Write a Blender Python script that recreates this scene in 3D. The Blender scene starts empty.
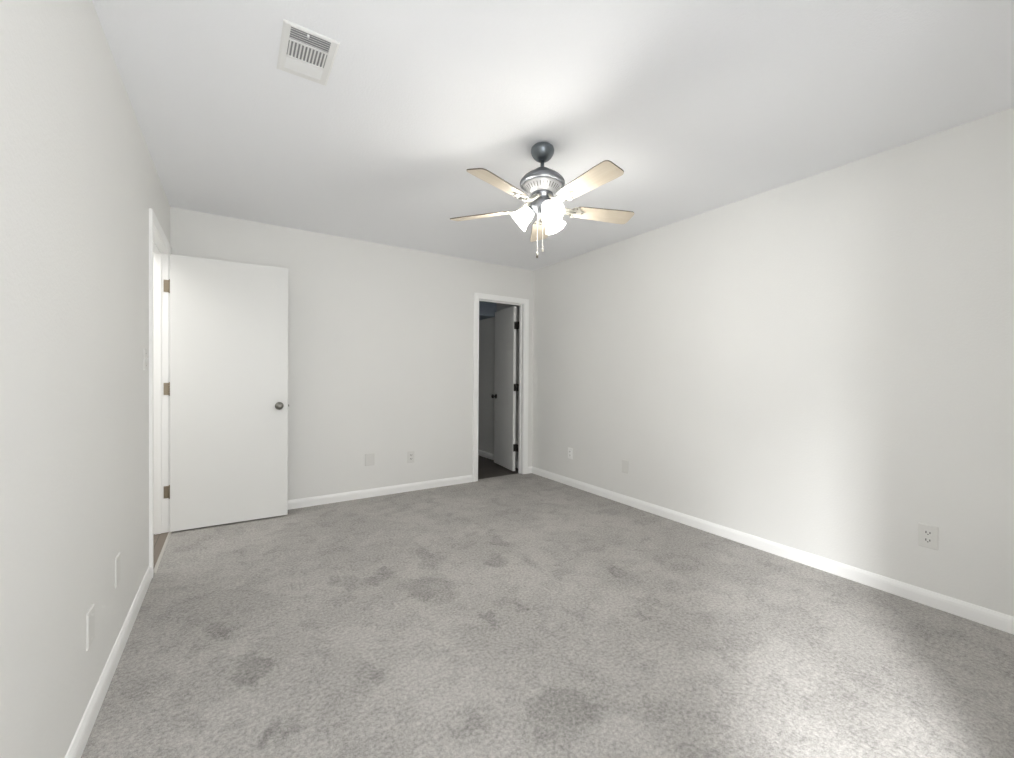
import bpy, bmesh, math, random
from mathutils import Vector, Matrix

PI = math.pi
S = bpy.context.scene
C = S.collection

# ------------------------------------------------------------------ room numbers (metres)
XL, XR, YB, YF, H = -0.403, 3.03, 4.083, -0.45, 2.44
WT2 = 0.082                     # back partition thickness
WT = 0.115                      # partition thickness
D1A, D1B, DH = 3.185, 3.957, 2.052     # left doorway along Y, head height
D2A, D2B = 2.284, 2.888                # back doorway along X
WXA, WXB, WZA, WZB = -0.25, 0.515, 0.55, 2.10   # window in the front wall

# ------------------------------------------------------------------ camera
cam_d = bpy.data.cameras.new('camera')
cam = bpy.data.objects.new('camera', cam_d)
C.objects.link(cam)
yaw, roll, pitch = 0.5775, 0.0073, -0.0093
def _dir(x, z):
    c, s = math.cos(roll), math.sin(roll); x, z = c*x - s*z, s*x + c*z
    c, s = math.cos(pitch), math.sin(pitch); y, z = c - s*z, s + c*z
    return Vector((math.sin(yaw)*y + x*math.cos(yaw), math.cos(yaw)*y - x*math.sin(yaw), z))
fwd = _dir(0, 0).normalized()
right = (_dir(1, 0) - _dir(0, 0)).normalized()
up = right.cross(fwd).normalized()
m = Matrix((right, up, -fwd)).transposed().to_4x4()
m.translation = (0, 0, 1.1802)
cam.matrix_world = m
cam_d.sensor_width = 36
cam_d.lens = 36 * 419.89 / 1014
cam_d.clip_start = 0.02
S.camera = cam

# ------------------------------------------------------------------ world, lights, exposure
S.view_settings.view_transform = 'Standard'
S.view_settings.look = 'None'
S.view_settings.gamma = 1.0
S.view_settings.use_curve_mapping = False
S.view_settings.exposure = 0.19
S.cycles.use_denoising = True
S.cycles.max_bounces = 16
S.cycles.diffuse_bounces = 12
S.cycles.transparent_max_bounces = 12
S.cycles.sample_clamp_indirect = 8.0

world = bpy.data.worlds.new('world')
S.world = world
world.use_nodes = True
bg = world.node_tree.nodes['Background']
bg.inputs['Color'].default_value = (0.80, 0.88, 1.0, 1)
bg.inputs['Strength'].default_value = 1.0

def area(name, loc, direction, sx, sy, power, color=(1, 1, 1), spread=PI):
    d = bpy.data.lights.new(name, 'AREA')
    d.shape = 'RECTANGLE'; d.size = sx; d.size_y = sy
    d.energy = power; d.color = color; d.spread = spread
    o = bpy.data.objects.new(name, d); C.objects.link(o)
    o.location = loc
    o.rotation_euler = Vector(direction).to_track_quat('-Z', 'Y').to_euler()
    return o
# daylight arriving at the window behind the camera
area('window_daylight', ((WXA+WXB)/2, YF-0.20, (WZA+WZB)/2), (0, 1, 0), WXB-WXA, WZB-WZA, 28, (0.97, 0.985, 1.0))
# brighter low sky seen obliquely through the same window
area('slanting_daylight', (-1.25, -1.42, 1.45), (0.80, 0.60, -0.03), 0.22, 2.0, 19, (0.97, 0.985, 1.0), 2.2)
area('high_daylight', (-1.36, -1.46, 3.06), (0.84, 0.54, -0.98), 0.22, 1.1, 100, (0.98, 0.99, 1.0), 1.6)
# lit hallway beyond the left doorway
area('hall_ceiling_light', (-1.0, 3.2, 2.40), (0, 0, -1), 0.8, 1.6, 16, (1.0, 0.98, 0.94))
BULB_W = 12.0

# ------------------------------------------------------------------ material helpers
def mat(name, col, rough=0.5, metal=0.0, spec=0.5, emit=None, estr=0.0):
    m = bpy.data.materials.new(name); m.use_nodes = True
    b = m.node_tree.nodes['Principled BSDF']
    b.inputs['Base Color'].default_value = (*col, 1)
    b.inputs['Roughness'].default_value = rough
    b.inputs['Metallic'].default_value = metal
    b.inputs['Specular IOR Level'].default_value = spec
    if emit:
        b.inputs['Emission Color'].default_value = (*emit, 1)
        b.inputs['Emission Strength'].default_value = estr
    return m

class NT:
    def __init__(s, m): s.t = m.node_tree; s.b = s.t.nodes['Principled BSDF']
    def n(s, typ, **kw):
        x = s.t.nodes.new(typ)
        for k, v in kw.items():
            if k.startswith('_'): setattr(x, k[1:], v)
            else: x.inputs[k.replace('__', ' ')].default_value = v
        return x
    def l(s, a, b): s.t.links.new(a, b)
    def math(s, op, a, b=None, clamp=False):
        x = s.t.nodes.new('ShaderNodeMath'); x.operation = op; x.use_clamp = clamp
        for i, v in enumerate((a, b)):
            if v is None: continue
            if isinstance(v, (int, float)): x.inputs[i].default_value = v
            else: s.l(v, x.inputs[i])
        return x.outputs[0]
    def noise(s, scale, detail=2, rough=.5, vec=None, dist=0):
        x = s.n('ShaderNodeTexNoise', Scale=scale, Detail=detail, Roughness=rough, Distortion=dist)
        if vec is not None: s.l(vec, x.inputs['Vector'])
        return x.outputs['Fac']
    def pos(s): return s.t.nodes.new('ShaderNodeNewGeometry').outputs['Position']
    def maprange(s, v, a, b, c, d, typ='SMOOTHSTEP'):
        x = s.t.nodes.new('ShaderNodeMapRange'); x.interpolation_type = typ
        for i, q in enumerate((a, b, c, d)): x.inputs[i+1].default_value = q
        s.l(v, x.inputs[0]); return x.outputs[0]
    def mixc(s, fac, a, b):
        x = s.t.nodes.new('ShaderNodeMix'); x.data_type = 'RGBA'
        if isinstance(fac, (int, float)): x.inputs[0].default_value = fac
        else: s.l(fac, x.inputs[0])
        for i, v in ((6, a), (7, b)):
            if isinstance(v, tuple): x.inputs[i].default_value = (*v, 1)
            else: s.l(v, x.inputs[i])
        return x.outputs[2]
    def bump(s, h, strength, dist):
        x = s.n('ShaderNodeBump', Strength=strength, Distance=dist)
        s.l(h, x.inputs['Height']); s.l(x.outputs[0], s.b.inputs['Normal'])

def paint(name, col, rough=0.6, tex=0.25, scale=170, mottling=0.02):
    m = mat(name, col, rough, spec=0.35); t = NT(m)
    p = t.pos()
    big = t.noise(1.7, 3, .6, p)
    c1 = tuple(c*(1-mottling) for c in col); c2 = tuple(min(1, c*(1+mottling)) for c in col)
    t.l(t.mixc(big, c1, c2), t.b.inputs['Base Color'])
    t.bump(t.noise(scale, 3, .6, p), tex, 0.0015)
    return m

M = {}
M['wall'] = paint('greige_wall_paint', (0.80, 0.797, 0.778), 0.55, 0.6, 95)
M['ceiling'] = paint('white_ceiling_paint', (0.92, 0.93, 0.955), 0.8, 0.8, 120, 0.01)
M['trim'] = mat('white_trim_paint', (0.93, 0.93, 0.92), 0.30)
M['door'] = paint('white_door_paint', (0.80, 0.80, 0.785), 0.38, 0.12, 90, 0.01)
M['bath_wall'] = paint('bath_wall_paint', (0.74, 0.74, 0.72), 0.6)
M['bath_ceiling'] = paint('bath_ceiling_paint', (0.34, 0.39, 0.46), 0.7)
M['plate_paint'] = mat('painted_plate', (0.735, 0.73, 0.705), 0.4)
M['plate_white'] = mat('white_plastic', (0.93, 0.93, 0.92), 0.35)
M['slot'] = mat('dark_slot', (0.06, 0.058, 0.055), 0.7)
M['nickel'] = mat('satin_nickel', (0.24, 0.235, 0.215), 0.3, 1.0)
M['brass'] = mat('antique_brass', (0.27, 0.225, 0.165), 0.42, 0.75)
M['bronze'] = mat('dark_bronze', (0.045, 0.042, 0.038), 0.4, 0.7)
M['pewter'] = mat('pewter_metal', (0.20, 0.225, 0.245), 0.30, 0.85)
M['pewter_light'] = mat('brushed_pewter', (0.24, 0.25, 0.27), 0.38, 0.85)
M['bowl'] = mat('satin_silver', (0.55, 0.55, 0.56), 0.45, 0.5)
M['vent_white'] = mat('white_vent_enamel', (0.83, 0.83, 0.82), 0.35)
M['duct'] = mat('grey_duct', (0.34, 0.34, 0.345), 0.8)
M['arm'] = mat('ivory_enamel', (0.40, 0.385, 0.34), 0.35)
M['blade_edge'] = mat('dark_blade_edge', (0.13, 0.10, 0.075), 0.5)
M['screw'] = mat('dark_screw', (0.10, 0.08, 0.06), 0.4, 0.6)
M['chain'] = mat('bead_chain_metal', (0.78, 0.76, 0.72), 0.3, 0.6)
M['aluminium'] = mat('carpet_strip_metal', (0.62, 0.60, 0.56), 0.4, 0.6)
M['window_frame'] = mat('white_vinyl', (0.8, 0.8, 0.8), 0.4)

# maple blade with soft grain along its length
m = mat('maple_veneer', (0.66, 0.56, 0.42), 0.38); t = NT(m)
tc = t.n('ShaderNodeTexCoord'); mp = t.n('ShaderNodeMapping'); mp.inputs['Scale'].default_value = (3, 60, 3)
t.l(tc.outputs['Object'], mp.inputs[0])
g = t.noise(1.0, 4, .6, mp.outputs[0], 0.6)
t.l(t.mixc(g, (0.60, 0.51, 0.39), (0.74, 0.67, 0.56)), t.b.inputs['Base Color'])
M['blade'] = m

# wood floors (planks)
def planks(name, c1, c2, ang=0.0):
    m = mat(name, c1, 0.45); t = NT(m); p = t.pos()
    mp = t.n('ShaderNodeMapping'); mp.inputs['Rotation'].default_value = (0, 0, ang); t.l(p, mp.inputs[0])
    br = t.n('ShaderNodeTexBrick', Scale=1.0, **{'Mortar__Size': 0.003, 'Brick__Width': 1.1, 'Row__Height': 0.15})
    br.inputs['Color1'].default_value = (*c1, 1); br.inputs['Color2'].default_value = (*c2, 1)
    br.inputs['Mortar'].default_value = tuple(c*.45 for c in c1) + (1,)
    t.l(mp.outputs[0], br.inputs['Vector'])
    m2 = t.n('ShaderNodeMapping'); m2.inputs['Scale'].default_value = (3, 45, 3); t.l(mp.outputs[0], m2.inputs[0])
    g = t.noise(1.0, 4, .6, m2.outputs[0])
    x = t.t.nodes.new('ShaderNodeMix'); x.data_type = 'RGBA'; x.blend_type = 'MULTIPLY'; x.inputs[0].default_value = .5
    t.l(br.outputs['Color'], x.inputs[6]); t.l(t.mixc(g, (.6, .6, .6), (1, 1, 1)), x.inputs[7])
    t.l(x.outputs[2], t.b.inputs['Base Color'])
    return m
M['hall_floor'] = planks('hall_plank_floor', (0.26, 0.215, 0.17), (0.21, 0.17, 0.135), PI/2)
M['bath_floor'] = planks('bath_plank_floor', (0.085, 0.070, 0.060), (0.065, 0.054, 0.046), 0)

# carpet: cut pile, brushed and trodden patches, speckle of tufts
PATCH = [(1.056, 2.558, 0.052, 0.172), (1.049, 2.443, 0.088, 0.109), (0.913, 2.138, 0.142, 0.162), (0.719, 2.407, 0.091, 0.061),
 (0.769, 2.477, 0.059, 0.065), (0.505, 2.569, 0.047, 0.075), (0.545, 2.448, 0.022, 0.093), (0.527, 2.296, 0.043, 0.042),
 (-0.043, 2.326, 0.069, 0.063), (0.485, 1.644, 0.035, 0.05), (1.224, 1.741, 0.031, 0.054), (1.045, 1.74, 0.039, 0.057),
 (1.633, 1.903, 0.054, 0.086), (1.395, 2.241, 0.101, 0.082), (1.588, 2.12, 0.057, 0.083), (1.484, 2.737, 0.066, 0.058),
 (1.59, 2.515, 0.063, 0.087), (1.951, 1.748, 0.054, 0.066), (1.676, 1.371, 0.03, 0.04), (0.144, 1.552, 0.046, 0.051),
 (0.981, 1.143, 0.144, 0.107), (0.641, 1.258, 0.067, 0.055), (0.065, 1.95, 0.06, 0.16)]
m = mat('grey_cut_pile_carpet', (0.34, 0.33, 0.315), 0.95, spec=0.1); t = NT(m); p = t.pos()
wn = t.n('ShaderNodeTexNoise', Scale=9.0, Detail=3.0); t.l(p, wn.inputs['Vector'])
sub = t.n('ShaderNodeVectorMath', _operation='SUBTRACT'); t.l(wn.outputs['Color'], sub.inputs[0]); sub.inputs[1].default_value = (.5, .5, .5)
sc = t.n('ShaderNodeVectorMath', _operation='SCALE'); t.l(sub.outputs[0], sc.inputs[0]); sc.inputs['Scale'].default_value = 0.24
ad = t.n('ShaderNodeVectorMath', _operation='ADD'); t.l(p, ad.inputs[0]); t.l(sc.outputs[0], ad.inputs[1])
warp = ad.outputs[0]
acc = None
for (x, y, a, b) in PATCH:
    s1 = t.n('ShaderNodeVectorMath', _operation='SUBTRACT'); t.l(warp, s1.inputs[0]); s1.inputs[1].default_value = (x, y, 0)
    s2 = t.n('ShaderNodeVectorMath', _operation='MULTIPLY'); t.l(s1.outputs[0], s2.inputs[0])
    s2.inputs[1].default_value = (1/max(a, .035), 1/max(b, .035), 0)
    ln = t.n('ShaderNodeVectorMath', _operation='LENGTH'); t.l(s2.outputs[0], ln.inputs[0])
    f = t.maprange(ln.outputs['Value'], 0.55, 1.2, 1.0, 0.0)
    acc = f if acc is None else t.math('MAXIMUM', acc, f)
broad = t.maprange(t.noise(2.2, 5, .65, warp), 0.42, 0.60, 0.0, 1.0)
mid = t.maprange(t.noise(7.5, 5, .65, warp), 0.50, 0.60, 0.0, 1.0)
tuft = t.noise(260, 2, .7, p)
clump = t.noise(75, 2, .6, p)
v = t.math('MULTIPLY_ADD', broad, 0.13); v.node.inputs[2].default_value = 0.93
v = t.math('SUBTRACT', v, t.math('MULTIPLY', mid, 0.11))
v = t.math('SUBTRACT', v, t.math('MULTIPLY', acc, 0.19))
tf = t.maprange(tuft, 0.30, 0.70, -0.24, 0.24, 'LINEAR'); cf = t.maprange(clump, 0.30, 0.70, -0.22, 0.22, 'LINEAR')
v = t.math('ADD', v, t.math('ADD', tf, cf))
cm = t.n('ShaderNodeVectorMath', _operation='SCALE'); cm.inputs[0].default_value = (0.432, 0.416, 0.396); t.l(v, cm.inputs['Scale'])
t.l(cm.outputs[0], t.b.inputs['Base Color'])
t.bump(t.math('ADD', t.math('MULTIPLY', tuft, .6), clump), 0.7, 0.006)
M['carpet'] = m

# frosted lit glass
m = bpy.data.materials.new('lit_frosted_glass'); m.use_nodes = True
nt = m.node_tree; nt.nodes.clear()
o_ = nt.nodes.new('ShaderNodeOutputMaterial'); e_ = nt.nodes.new('ShaderNodeEmission'); tr = nt.nodes.new('ShaderNodeBsdfTranslucent')
tp = nt.nodes.new('ShaderNodeBsdfTransparent'); mx = nt.nodes.new('ShaderNodeMixShader'); a1 = nt.nodes.new('ShaderNodeAddShader')
e_.inputs[0].default_value = (1, .985, .95, 1); e_.inputs[1].default_value = 1.3
tr.inputs[0].default_value = (.9, .9, .88, 1); tp.inputs[0].default_value = (1, 1, 1, 1); mx.inputs[0].default_value = .20
nt.links.new(tr.outputs[0], mx.inputs[1]); nt.links.new(tp.outputs[0], mx.inputs[2])
nt.links.new(mx.outputs[0], a1.inputs[0]); nt.links.new(e_.outputs[0], a1.inputs[1]); nt.links.new(a1.outputs[0], o_.inputs[0])
M['shade'] = m
M['bulb'] = mat('lit_bulb', (1, 1, 1), 0.5, emit=(1, .97, .9), estr=12)

# ------------------------------------------------------------------ mesh helpers
def box(bm, x0, x1, y0, y1, z0, z1, mi=0, bev=0.0, seg=2):
    vs = [bm.verts.new((x, y, z)) for x in (x0, x1) for y in (y0, y1) for z in (z0, z1)]
    fs = [bm.faces.new([vs[i] for i in q]) for q in ((0,1,3,2),(4,6,7,5),(0,4,5,1),(2,3,7,6),(0,2,6,4),(1,5,7,3))]
    for f in fs: f.material_index = mi
    if bev > 0:
        es = list({e for f in fs for e in f.edges})
        r = bmesh.ops.bevel(bm, geom=es, offset=bev, segments=seg, affect='EDGES', profile=.5)
        for f in r['faces']: f.material_index = mi
def lathe(bm, prof, seg=32, origin=(0,0,0), axis=None, mi=0, mfun=None, cap0=True, cap1=True):
    """prof = [(r, h)...] along axis (default +Z)"""
    Z = Vector(axis).normalized() if axis else Vector((0,0,1))
    X = Z.orthogonal().normalized() if axis else Vector((1,0,0))
    Y = Z.cross(X)
    O = Vector(origin); rings = []
    for r, h in prof:
        rings.append([bm.verts.new(O + Z*h + (X*math.cos(2*PI*k/seg) + Y*math.sin(2*PI*k/seg))*r) for k in range(seg)])
    for i in range(len(rings)-1):
        for k in range(seg):
            f = bm.faces.new((rings[i][k], rings[i][(k+1)%seg], rings[i+1][(k+1)%seg], rings[i+1][k]))
            f.smooth = True; f.material_index = mfun(i, k) if mfun else mi
    if cap0: f = bm.faces.new(rings[0][::-1]); f.material_index = mi
    if cap1: f = bm.faces.new(rings[-1]); f.material_index = mi
def tube(bm, pts, r, seg=10, mi=0, radii=None):
    P = [Vector(p) for p in pts]; rings = []; prev = None
    for i, p in enumerate(P):
        d = (P[min(i+1, len(P)-1)] - P[max(i-1, 0)]).normalized()
        X = d.orthogonal().normalized() if prev is None else (prev - d*prev.dot(d)).normalized()
        prev = X; Y = d.cross(X); rr = radii[i] if radii else r
        rings.append([bm.verts.new(p + (X*math.cos(2*PI*k/seg) + Y*math.sin(2*PI*k/seg))*rr) for k in range(seg)])
    for i in range(len(rings)-1):
        for k in range(seg):
            f = bm.faces.new((rings[i][k], rings[i][(k+1)%seg], rings[i+1][(k+1)%seg], rings[i+1][k])); f.smooth = True; f.material_index = mi
    for rr in (rings[0][::-1], rings[-1]): bm.faces.new(rr).material_index = mi
def sweep(bm, stations, closed=False, mi=0, caps=True):
    """stations = list of equal-length point lists (closed profiles)"""
    rows = [[bm.verts.new(p) for p in st] for st in stations]
    n = len(rows[0])
    for i in range(len(rows) - (0 if closed else 1)):
        a, b = rows[i], rows[(i+1) % len(rows)]
        for k in range(n):
            bm.faces.new((a[k], a[(k+1)%n], b[(k+1)%n], b[k])).material_index = mi
    if caps and not closed:
        bm.faces.new(rows[0][::-1]).material_index = mi; bm.faces.new(rows[-1]).material_index = mi
def obj(name, bm, mats, parent=None, loc=None, rotz=0.0):
    bmesh.ops.recalc_face_normals(bm, faces=bm.faces[:])
    me = bpy.data.meshes.new(name); bm.to_mesh(me); bm.free()
    for q in (mats if isinstance(mats, (list, tuple)) else [mats]): me.materials.append(q)
    o = bpy.data.objects.new(name, me); C.objects.link(o)
    if parent: o.parent = parent
    if loc is not None: o.location = loc
    o.rotation_euler[2] = rotz
    return o
def empty(name, loc, rotz=0.0, parent=None):
    o = bpy.data.objects.new(name, None); C.objects.link(o); o.empty_display_size = .1
    o.location = loc; o.rotation_euler[2] = rotz
    if parent: o.parent = parent
    return o
def tag(o, label=None, cat=None, group=None, kind=None):
    if label: o['label'] = label
    if cat: o['category'] = cat
    if group: o['group'] = group
    if kind: o['kind'] = kind
    return o
def struct(name, bm, mats, label, cat):
    return tag(obj(name, bm, mats), label, cat, kind='structure')
B = bmesh.new

# ------------------------------------------------------------------ shell
JL = 0.0125                      # jamb lining thickness
HX = -1.55                       # far side of hallway
BY = 6.1                         # far side of bathroom
b = B(); box(b, XL+0.012, XR, YF, YB+0.055, -0.12, 0)
struct('floor', b, M['carpet'], 'grey cut pile carpet with darker trodden patches covering the bedroom floor', 'floor')
b = B(); box(b, HX, XL+0.010, 2.0, 5.2, -0.12, -0.004)
struct('floor', b, M['hall_floor'], 'brown plank floor in the hallway beyond the left doorway', 'floor')
b = B(); box(b, 1.3, XR, YB+0.057, BY, -0.12, -0.004)
struct('floor', b, M['bath_floor'], 'dark plank floor of the room behind the narrow back doorway', 'floor')
b = B(); box(b, HX-.1, XR+WT, YF-WT, BY+.1, H, H+0.1)
struct('ceiling', b, M['ceiling'], 'white textured ceiling carrying the fan and the vent', 'ceiling')

b = B()                          # left wall with doorway
box(b, XL-WT, XL, YF-WT, D1A-JL, -0.1, H); box(b, XL-WT, XL, D1B+JL, YB, -0.1, H); box(b, XL-WT, XL, D1A-JL, D1B+JL, DH+JL, H)
struct('wall_left', b, M['wall'], 'greige painted wall on the left with the open doorway', 'wall')
b = B(); box(b, XR, XR+WT, YF-WT, YB+WT, -0.1, H)
struct('wall_right', b, M['wall'], 'long blank greige wall on the right', 'wall')
b = B()
box(b, XL-WT, D2A-JL, YB, YB+WT2, -0.1, H); box(b, D2B+JL, XR, YB, YB+WT2, -0.1, H); box(b, D2A-JL, D2B+JL, YB, YB+WT2, DH-.027+JL, H)
struct('wall_back', b, M['wall'], 'greige back wall with the narrow open doorway at its right end', 'wall')
b = B()
box(b, XL, WXA, YF-WT, YF, 0, H); box(b, WXB, XR, YF-WT, YF, 0, H)
box(b, WXA, WXB, YF-WT, YF, 0, WZA); box(b, WXA, WXB, YF-WT, YF, WZB, H)
struct('wall_front', b, M['wall'], 'greige wall behind the camera around the window', 'wall')
# window frame
w = tag(empty('window_1', ((WXA+WXB)/2, YF, WZA)), 'white framed sash window behind the camera', 'window', kind='structure')
hw, hh = (WXB-WXA)/2, WZB-WZA
b = B()
box(b, -hw, -hw+.035, -WT, -.02, 0, hh); box(b, hw-.035, hw, -WT, -.02, 0, hh)
box(b, -hw+.035, hw-.035, -WT, -.02, 0, .035); box(b, -hw+.035, hw-.035, -WT, -.02, hh-.035, hh)
obj('window_frame', b, M['window_frame'], w)
b = B(); box(b, -hw+.035, hw-.035, -.08, -.045, hh/2-.02, hh/2+.02); obj('sash_rail', b, M['window_frame'], w)
b = B(); box(b, -hw-.04, hw+.04, -.02, .03, -.025, 0.0, bev=.004); obj('window_sill', b, M['window_frame'], w)

# hallway shell and bathroom shell
b = B(); box(b, HX-.1, HX, 2.0, 5.2, -0.1, H); box(b, HX, XL-WT, 1.9, 2.0, -0.1, H); box(b, HX, XL-WT, 5.2, 5.3, -0.1, H)
struct('wall_hallway', b, M['wall'], 'pale hallway walls beyond the left doorway', 'wall')
b = B()
box(b, XR, XR+WT, YB+WT, BY, -0.1, H); box(b, 1.3, XR, BY, BY+.1, -0.1, H); box(b, 1.2, 1.3, YB+WT2, BY, -0.1, H)
struct('wall_bathroom', b, M['bath_wall'], 'shadowed grey walls of the room behind the back doorway', 'wall')
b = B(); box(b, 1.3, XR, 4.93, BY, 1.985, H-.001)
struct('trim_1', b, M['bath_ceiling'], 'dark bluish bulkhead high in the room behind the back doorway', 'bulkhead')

# ------------------------------------------------------------------ baseboards
BP = [(0, 0), (.013, 0), (.013, .050), (.0115, .056), (.0115, .060), (.008, .068), (.0045, .076), (0, .078)]
def baseboard(name, a, bpt, nrm, label, m0=0, m1=0):
    """a->b along wall foot, nrm = into-room direction; m = mitre sign"""
    A, Bq, N = Vector(a), Vector(bpt), Vector(nrm); T = (Bq-A).normalized(); b = B()
    sweep(b, [[A + N*t + T*(t*m0) + Vector((0,0,z)) for t, z in BP], [Bq + N*t - T*(t*m1) + Vector((0,0,z)) for t, z in BP]])
    return struct(name, b, M['trim'], label, 'baseboard')
CW = .069                        # casing width
baseboard('baseboard_left', (XL, YF, 0), (XL, D1A-CW, 0), (1, 0, 0), 'white baseboard along the foot of the left wall', 1, 0)
baseboard('baseboard_right', (XR, YF, 0), (XR, YB, 0), (-1, 0, 0), 'white baseboard along the foot of the right wall', 1, 1)
baseboard('baseboard_back', (XL, YB, 0), (D2A-CW-.004, YB, 0), (0, -1, 0), 'white baseboard along the back wall left of the narrow doorway', 1, 0)
baseboard('baseboard_back', (D2B+CW+.004, YB, 0), (XR, YB, 0), (0, -1, 0), 'short white baseboard piece between the narrow doorway and the corner', 0, 1)
baseboard('baseboard_bathroom', (XR, YB+WT2, 0), (XR, BY, 0), (-1, 0, 0), 'baseboard glimpsed through the narrow back doorway', 1, 1)

# ------------------------------------------------------------------ doors
CP = [(0.004, 0), (0.004, .009), (.008, .011), (.020, .012), (.026, .0145), (.050, .016), (.064, .017), (.069, .014), (.069, 0)]
def casing(b, a0, a1, head, fn):
    """U-shaped mitred casing around opening a0..a1, fn(s, z, t) -> point"""
    st = []
    for (s, z, ds, dz) in ((a0, 0, -1, 0), (a0, head, -1, 1), (a1, head, 1, 1), (a1, 0, 1, 0)):
        st.append([fn(s + ds*d, z + dz*d*.88, t) for d, t in CP])
    sweep(b, st)
def door_frame(b, a0, a1, head, fn, t0, t1, stop0, stop1):
    """jamb lining; t from t0 (room face) to t1 (far face), negative = into the wall"""
    J = .012
    def bx(s0, s1, z0, z1, q0, q1):
        pts = [fn(s, z, q) for s in (s0, s1) for z in (z0, z1) for q in (q0, q1)]
        vs = [b.verts.new(p) for p in pts]
        for q in ((0,1,3,2),(4,6,7,5),(0,4,5,1),(2,3,7,6),(0,2,6,4),(1,5,7,3)): b.faces.new([vs[i] for i in q])
    bx(a0-J, a0, 0, head+J, t0, t1); bx(a1, a1+J, 0, head+J, t0, t1); bx(a0, a1, head, head+J, t0, t1)
    bx(a0, a0+.010, 0, head-.010, stop0, stop1); bx(a1-.010, a1, 0, head-.010, stop0, stop1); bx(a0, a1, head-.010, head, stop0, stop1)

def hinge(parent, loc, mt, plates, h=.089):
    """knuckle barrel plus plates given as boxes relative to loc"""
    b = B()
    for k in range(5):
        z = -h/2 + k*h/5
        lathe(b, [(.0055, z+.0006), (.0062, z+.001), (.0062, z+h/5-.001), (.0055, z+h/5-.0006)], 12)
    lathe(b, [(.003, h/2), (.0055, h/2+.001), (.0045, h/2+.005), (.001, h/2+.0065)], 12)
    lathe(b, [(.001, -h/2-.0065), (.0045, -h/2-.005), (.0055, -h/2-.001), (.003, -h/2)], 12)
    for (x0, x1, y0, y1) in plates: box(b, x0, x1, y0, y1, -h/2, h/2, bev=.0006, seg=1)
    return obj('hinge', b, mt, parent, loc)
def knob(parent, loc, direction, mt, name='door_knob'):
    b = B()
    lathe(b, [(.031, 0), (.032, .003), (.029, .007), (.014, .010), (.0115, .022), (.013, .030), (.021, .036), (.0262, .044),
              (.0268, .051), (.0235, .058), (.015, .0625), (.006, .064)], 28, axis=direction)
    return obj(name, b, mt, parent, loc)

# left door: frame, casing, leaf swung 90 degrees into the room
d1 = tag(empty('door_1', (XL, D1B, 0)), 'white flush slab door swung open against the back wall at left', 'door', kind='structure')
fn1 = lambda s, z, t: Vector((t, s - D1B, z))
b = B(); door_frame(b, D1A, D1B, DH, fn1, 0.001, -WT-.001, -.040, -.075); obj('door_frame', b, M['trim'], d1)
b = B(); casing(b, D1A, D1B, DH, fn1); casing(b, D1A, D1B, DH, lambda s, z, t: Vector((-WT-t, s-D1B, z))); obj('casing', b, M['trim'], d1)
LW1, LT = .766, .035
piv1 = Vector((.010, -.004, 0)); ang1 = math.radians(-1.6)
b = B(); box(b, .006, .006+LW1, -.041, -.006, .012, 2.046, bev=.0015)
leaf1 = obj('door_leaf', b, M['door'], d1, piv1, ang1)
knob(leaf1, (.006+LW1-.063, -.041, .915), (0, -1, 0), M['nickel'])
knob(leaf1, (.006+LW1-.063, -.006, .915), (0, 1, 0), M['nickel'])
b = B(); box(b, .006+LW1-.0005, .006+LW1+.001, -.036, -.011, .886, .944, bev=.0004, seg=1)
box(b, .006+LW1, .006+LW1+.011, -.029, -.017, .906, .924, bev=.002); obj('latch', b, M['nickel'], leaf1)
for z in (1.816, 1.060, 0.299):
    hinge(d1, (piv1.x-.002, piv1.y-.001, z), M['brass'], [(-.034, -.004, .0005, .0035)])

# narrow back door: leaf swung away into the room behind
d2 = tag(empty('door_2', (D2B, YB, 0)), 'narrow white slab door standing open inside the back doorway', 'door', kind='structure')
fn2 = lambda s, z, t: Vector((s - D2B, -t, z))
b = B(); door_frame(b, D2A, D2B, DH-.027, fn2, 0.001, -WT2-.001, -.040, -.070); obj('door_frame', b, M['trim'], d2)
b = B(); casing(b, D2A, D2B, DH-.027, fn2); obj('casing', b, M['trim'], d2)
LW2 = .572
# pivot at the far face of the right jamb; leaf local +X runs from hinge to free edge
piv2 = Vector((-.006, .127, 0)); ang2 = math.radians(82.3)
b = B(); box(b, .006, .006+LW2, .006, .041, 0.014, 2.017, bev=.0015)
leaf2 = obj('door_leaf', b, M['door'], d2, piv2, ang2)
knob(leaf2, (.006+LW2-.060, .041, .900), (0, 1, 0), M['bronze'])
for z in (1.783, 1.030, 0.297):
    hinge(d2, (piv2.x, piv2.y, z), M['bronze'], [(.003, .0058, -.056, -.004)])
    h_ = hinge(leaf2, (0, 0, z), M['bronze'], [(.003, .0058, .004, .036)]); 

# metal strip where carpet meets hall floor
b = B(); sweep(b, [[(XL+.004, y, 0), (XL+.004, y, .0015), (XL+.012, y, .005), (XL+.022, y, .0035), (XL+.022, y, 0)] for y in (D1A, D1B)])
tag(obj('threshold_strip', b, M['aluminium']), 'thin pale edge strip where the carpet meets the hallway planks', 'threshold', kind='structure')

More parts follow.
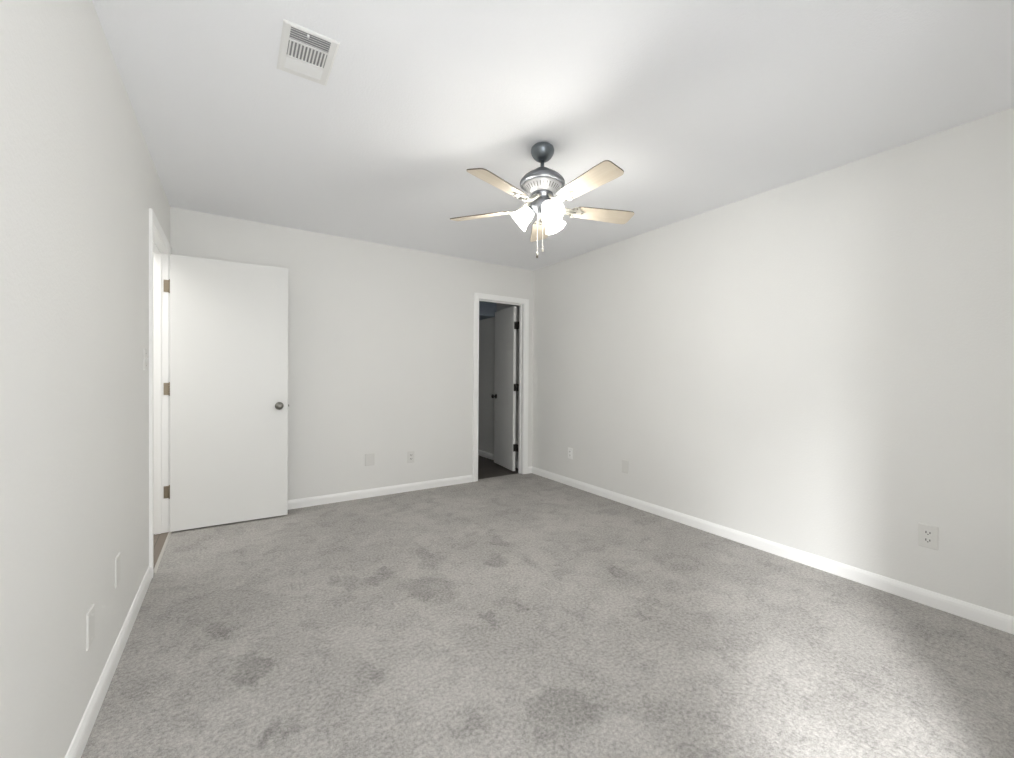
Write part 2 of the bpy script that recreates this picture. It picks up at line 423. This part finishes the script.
# ------------------------------------------------------------------ wall plates
def plate_root(name, pos, wall):
    rot = {'back': 0, 'right': -PI/2, 'left': PI/2}[wall]      # local -Y points into the room
    return empty(name, pos, rot)
def plate_mesh(w, h, d=.0050):
    b = B(); sweep_p = []
    for (s, y) in ((0, 0), (0, -d*.45), (.004, -d), ):
        sweep_p.append([(-w/2+s, y, -h/2+s), (w/2-s, y, -h/2+s), (w/2-s, y, h/2-s), (-w/2+s, y, h/2-s)])
    sweep(b, sweep_p); return b
def outlet(pos, wall, mt, label, slots, w=.072, h=.116):
    r = plate_root('electrical_outlet', pos, wall); tag(r, label, 'outlet')
    obj('cover_plate', plate_mesh(w, h), mt, r)
    for s in (-1, 1):
        b = B(); z = s*.0195
        pts = [(.0165*math.cos(a), .0145*math.sin(a)) for a in [k*2*PI/24 for k in range(24)]]
        pts = [(max(-.0165, min(.0165, x*1.12)), max(-.0118, min(.0118, q))) for x, q in pts]
        sweep(b, [[(x, -.0050, z+q) for x, q in pts], [(x*.98, -.0078, z+q*.98) for x, q in pts]])
        box(b, -.0095, -.0055, -.0081, -.0070, z-.003, z+.008, 1); box(b, .0055, .0095, -.0081, -.0070, z-.003, z+.007, 1)
        lathe(b, [(.0028, 0), (.0028, .0008)], 10, (0, -.0074, z-.0072), (0, -1, 0), 1)
        obj('receptacle', b, [mt, slots], r)
    b = B(); lathe(b, [(.0032, 0), (.0030, .001), (.001, .0014)], 12, (0, -.0048, 0), (0, -1, 0)); obj('screw', b, mt, r)
    return r
def blank(pos, wall, mt, label, w, h, name='cover_plate'):
    r = plate_root('wall_plate', pos, wall); tag(r, label, 'wall plate')
    obj('plate', plate_mesh(w, h), mt, r)
    for s in (-1, 1):
        b = B(); lathe(b, [(.0034, 0), (.0031, .001), (.001, .0015)], 12, (0, -.0048, s*.0415), (0, -1, 0)); obj('screw', b, mt, r)
    return r
PP, PW = M['plate_paint'], M['plate_white']
blank((1.097, YB, .362), 'back', PP, 'painted-over blank wall plate low on the back wall, beside the outlet', .092, .116)
outlet((1.507, YB, .345), 'back', PP, 'painted duplex outlet low on the back wall', M['slot'])
outlet((XR, 3.395, .345), 'right', PW, 'white outlet on the right wall nearest the back corner', M['slot'])
blank((XR, 2.642, .345), 'right', PP, 'painted-over wall plate on the right wall, second from the back corner', .078, .118)
outlet((XR, .624, .357), 'right', PP, 'large painted duplex outlet in the foreground of the right wall', M['slot'], .076, .120)
blank((XL, 2.33, .360), 'left', PP, 'painted wall plate on the left wall, farther from the camera', .074, .120)
blank((XL, 1.935, .325), 'left', PP, 'painted wall plate on the left wall, nearer to the camera', .076, .120)
r = plate_root('light_switch', (XL, 2.985, 1.250), 'left'); tag(r, 'painted toggle light switch on the left wall beside the door casing', 'light switch')
obj('switch_plate', plate_mesh(.070, .116), PP, r)
b = B(); box(b, -.005, .005, -.008, -.005, -.012, .012, bev=.001); box(b, -.0035, .0035, -.011, -.007, .002, .009, bev=.001); obj('toggle', b, PP, r)
for s in (-1, 1):
    b = B(); lathe(b, [(.0034, 0), (.0031, .001), (.001, .0015)], 12, (0, -.0050, s*.033), (0, -1, 0)); obj('screw', b, M['nickel'], r)

# ------------------------------------------------------------------ ceiling vent
VX, VY, VW, VL = .243, 1.842, .190, .286
v = tag(empty('ceiling_vent', (VX, VY, H)), 'white metal air vent with slatted sections on the ceiling', 'air vent')
gw0, gw1, gl0, gl1 = -.0695, .0665, -.129, .112       # grille opening, local
b = B()
def ring(bm, outer, inner, mi=0):
    """frame between rectangles at heights: list of (x0,x1,y0,y1,z)"""
    rows = [[bm.verts.new(p) for p in ((x0,y0,z),(x1,y0,z),(x1,y1,z),(x0,y1,z))] for (x0,x1,y0,y1,z) in outer]
    for a, c in zip(rows, rows[1:]):
        for k in range(4): bm.faces.new((a[k], a[(k+1)%4], c[(k+1)%4], c[k])).material_index = mi
hw, hl = VW/2, VL/2
ring(b, [(-hw,hw,-hl,hl,0), (-hw,hw,-hl,hl,-.002), (-hw+.007,hw-.007,-hl+.007,hl-.007,-.0055), (gw0,gw1,gl0,gl1,-.0055), (gw0,gw1,gl0,gl1,-.001)], None)
obj('vent_frame', b, M['vent_white'], v)
b = B(); box(b, gw0, gw1, gl0, gl1, -.0012, -.0002); obj('duct_opening', b, M['duct'], v)
S1, S2 = gl0+.068, gl0+.166                            # section borders
for y in (S1, S2):
    b = B(); box(b, gw0, gw1, y-.004, y+.004, -.0058, -.002)
    obj('divider_bar', b, M['vent_white'], v)
def slat(bm, c, half, width, along, tilt):
    """thin louvre blade centred at c, running along x or y, tilted about its length"""
    dz = math.sin(tilt)*width/2; dd = math.cos(tilt)*width/2; th = .0008
    if along == 'x': pts = [[(c[0]+s*half, c[1]+q*dd, c[2]+q*dz+e) for (q, e) in ((-1,-th),(1,-th),(1,th),(-1,th))] for s in (-1,1)]
    else: pts = [[(c[0]+q*dd, c[1]+s*half, c[2]+q*dz+e) for (q, e) in ((-1,-th),(1,-th),(1,th),(-1,th))] for s in (-1,1)]
    sweep(bm, pts)
b = B(); n = 5
for k in range(n): slat(b, ((gw0+gw1)/2, gl0+.004+(k+.5)*(S1-.004-gl0-.004)/n, -.0035), (gw1-gw0)/2, .0062, 'x', math.radians(30))
obj('louvers', b, M['vent_white'], v)
b = B(); n = 11
for k in range(n): slat(b, (gw0+(k+.5)*(gw1-gw0)/n, (S1+S2)/2, -.0035), (S2-S1)/2-.004, .0074, 'y', math.radians(30))
obj('louvers', b, M['vent_white'], v)
b = B(); n = 7
for k in range(n): slat(b, ((gw0+gw1)/2, S2+.004+(k+.5)*(gl1-S2-.004)/n, -.0035), (gw1-gw0)/2, .0085, 'x', math.radians(-38))
obj('louvers', b, M['vent_white'], v)
b = B(); box(b, -.016, -.008, gl0+.001, gl0+.012, -.016, -.006, bev=.002); obj('damper_lever', b, M['vent_white'], v)

# ------------------------------------------------------------------ ceiling fan
FX, FY = 1.423, 1.843
fan = tag(empty('ceiling_fan', (FX, FY, H)), 'pewter ceiling fan with five maple blades and three lit glass shades', 'ceiling fan')
Zr = lambda z: z - H
b = B(); lathe(b, [(.042, 0), (.052, -.004), (.061, -.012), (.0645, -.024), (.0635, -.036), (.059, -.046), (.050, -.061), (.037, -.073), (.024, -.080), (.016, -.082)], 40)
obj('canopy', b, M['pewter'], fan)
b = B(); lathe(b, [(.0105, -.080), (.0105, -.140)], 20); lathe(b, [(.016, -.118), (.020, -.121), (.020, -.134), (.016, -.137)], 20); obj('downrod', b, M['pewter'], fan)
b = B()
lathe(b, [(.018, Zr(2.314)), (.034, Zr(2.312)), (.043, Zr(2.306)), (.048, Zr(2.298)), (.060, Zr(2.294)), (.086, Zr(2.278)), (.106, Zr(2.262)), (.119, Zr(2.248)),
          (.1235, Zr(2.238)), (.1235, Zr(2.230)), (.118, Zr(2.226)), (.104, Zr(2.224))], 48)
obj('motor_housing', b, M['pewter_light'], fan)
NS = 128                          # vented bowl under the dome
prof = [(.106, 2.2245), (.101, 2.218), (.096, 2.210), (.078, 2.190), (.069, 2.182), (.058, 2.178)]
b = B(); lathe(b, [(r, Zr(z)) for r, z in prof], NS, mfun=lambda i, k: 1 if (i == 2 and k % 4 == 0) else 0)
obj('vented_bowl', b, [M['bowl'], M['slot']], fan)
b = B(); lathe(b, [(.052, Zr(2.180)), (.060, Zr(2.176)), (.060, Zr(2.166)), (.050, Zr(2.160)), (.046, Zr(2.150)), (.0465, Zr(2.140)),
                   (.060, Zr(2.136)), (.064, Zr(2.120)), (.062, Zr(2.098)), (.052, Zr(2.086)), (.034, Zr(2.074)), (.016, Zr(2.064)), (.010, Zr(2.052)), (.004, Zr(2.046))], 40)
obj('light_fitter', b, M['pewter_light'], fan)

BZ, PIT, R1, R0 = 2.103, math.radians(-13.5), .549, .185
def blade_mesh():
    b = B(); th = .0055; n = 26
    def hwid(x):
        s = (x-R0)/(R1-R0)
        w = .046 + .0145*min(1, s*1.25)
        if s < .10: w *= (.62 + .38*math.sin(PI/2*s/.10))
        e = (R1-x)
        if e < .030: w *= max(.0, 1-((.030-e)/.030)**2.6)**.5*.40+.60 if e > 0 else .60
        return w
    xs = [R0 + (R1-R0)*(1-math.cos(PI*k/n))/2 for k in range(n+1)]
    top, bot = [], []
    for x in xs:
        w = hwid(x); bow = .010*((x-R0)/(R1-R0))**8
        top.append([b.verts.new((x, s*w, th/2)) for s in (-1, 1)]); bot.append([b.verts.new((x, s*w, -th/2)) for s in (-1, 1)])
    def f(q, mi): b.faces.new(q).material_index = mi
    for k in range(n):
        f((top[k][0], top[k+1][0], top[k+1][1], top[k][1]), 0); f((bot[k][0], bot[k][1], bot[k+1][1], bot[k+1][0]), 0)
        f((top[k][0], bot[k][0], bot[k+1][0], top[k+1][0]), 1); f((top[k][1], top[k+1][1], bot[k+1][1], bot[k][1]), 1)
    f((top[0][0], top[0][1], bot[0][1], bot[0][0]), 1); f((top[n][0], bot[n][0], bot[n][1], top[n][1]), 1)
    return b
def arm_mesh():
    """blade iron in blade space: scrolled plate under the blade root, neck rising to the motor"""
    b = B(); z0 = -.0062; th = .004
    # palm plate: trefoil outline
    out = [(.150, .012), (.165, .020), (.178, .040), (.196, .047), (.212, .040), (.218, .026), (.232, .018), (.248, .012), (.254, 0)]
    out = out + [(x, -y) for x, y in out[-2::-1]]
    sweep(b, [[(x, y, z0) for x, y in out], [(x, y, z0+th-.001) for x, y in out]])
    # two curved ribs + neck to the hub
    c, s = math.cos(-PIT), math.sin(-PIT)
    for sy in (-1, 1):
        tube(b, [(.180, sy*.026, z0-.001), (.160, sy*.020, z0+.000), (.135, sy*.014, z0+.004), (.105, sy*.012, .014), (.078, sy*.012, .036), (.056, sy*.011, .052)], .0055, 10,
             radii=[.004, .006, .007, .0075, .0075, .007])
    tube(b, [(.200, 0, z0-.001), (.160, 0, z0), (.130, 0, .000), (.100, 0, .012), (.070, 0, .036), (.054, 0, .050)], .008, 10, radii=[.004, .007, .009, .010, .009, .008])
    for (x, y) in ((.196, .032), (.196, -.032), (.238, 0)):
        lathe(b, [(.0055, 0), (.0055, .0015), (.002, .0030)], 12, (x, y, z0), (0, 0, -1), 1)
    return b
first = None
for k in range(5):
    a = math.radians(54.4 + 72*k - (1.6 if k == 3 else 0))
    if first is None:
        bl = obj('fan_blade', blade_mesh(), [M['blade'], M['blade_edge']], fan)
        ar = obj('blade_arm', arm_mesh(), [M['arm'], M['screw']], bl)
        first = (bl, ar)
    else:
        bl = first[0].copy(); C.objects.link(bl); bl.parent = fan
        ar = first[1].copy(); C.objects.link(ar); ar.parent = bl
    bl.matrix_local = Matrix.Translation((0, 0, Zr(BZ))) @ Matrix.Rotation(a, 4, 'Z') @ Matrix.Rotation(PIT, 4, 'X')

# three tulip shades
shade0 = None
for k, deg in enumerate((137, 257, 17)):
    a = math.radians(deg)
    el = math.radians(-40)
    dr = Vector((math.cos(a)*math.cos(el), math.sin(a)*math.cos(el), math.sin(el)))
    neck = Vector((math.cos(a)*.060, math.sin(a)*.060, Zr(2.092)))
    b = B()
    prof = [(.0245, 0), (.031, .008), (.037, .022), (.0405, .040), (.044, .058), (.050, .076), (.058, .090), (.0635, .098)]
    inner = [(r-.0028, h) for r, h in prof[::-1]]
    lathe(b, prof + inner, 36, neck, dr, cap0=False, cap1=False)
    sh = obj('lamp_shade', b, M['shade'], fan)
    sh.visible_shadow = True
    b = B(); lathe(b, [(.012, -.012), (.022, -.010), (.0265, -.004), (.0265, .010), (.020, .012)], 24, neck, dr)
    tube(b, [Vector((math.cos(a)*.030, math.sin(a)*.030, Zr(2.104))), neck - dr*.026, neck - dr*.008], .0085, 12); obj('lamp_socket', b, M['pewter_light'], sh)
    b = B(); lathe(b, [(.010, .010), (.012, .022), (.018, .034), (.0215, .046), (.019, .058), (.010, .066), (.003, .0685)], 20, neck, dr); 
    obj('bulb', b, M['bulb'], sh)
    ld = bpy.data.lights.new('bulb_light', 'POINT'); ld.energy = BULB_W; ld.color = (1, .975, .92); ld.shadow_soft_size = .05
    lo = bpy.data.objects.new('bulb_light', ld); C.objects.link(lo); lo.parent = fan; lo.location = neck + dr*.085

# pull chains
for (ox, oy, ztop, zend, dark) in ((-.040, -.012, 2.088, 1.850, True), (-.020, -.034, 2.082, 1.868, False)):
    b = B(); n = int((ztop-zend)/.0046)
    for i in range(n):
        z = ztop - i*.0046
        lathe(b, [(.0006, .0018), (.0019, .0010), (.0019, -.0010), (.0006, -.0018)], 8, (ox, oy, Zr(z)))
    lathe(b, [(.0007, Zr(ztop)), (.0007, Zr(zend))], 6, (ox, oy, 0))
    pc = obj('pull_chain', b, M['chain'], fan)
    b = B(); lathe(b, [(.0015, .004), (.0048, .001), (.0058, -.008), (.0052, -.016), (.0035, -.019)], 14, (ox, oy, Zr(zend)))
    if dark: lathe(b, [(.0035, -.019), (.0050, -.021), (.0052, -.028), (.003, -.032)], 14, (ox, oy, Zr(zend)), mi=1)
    obj('pull_fob', b, [M['arm'], M['screw']], pc)
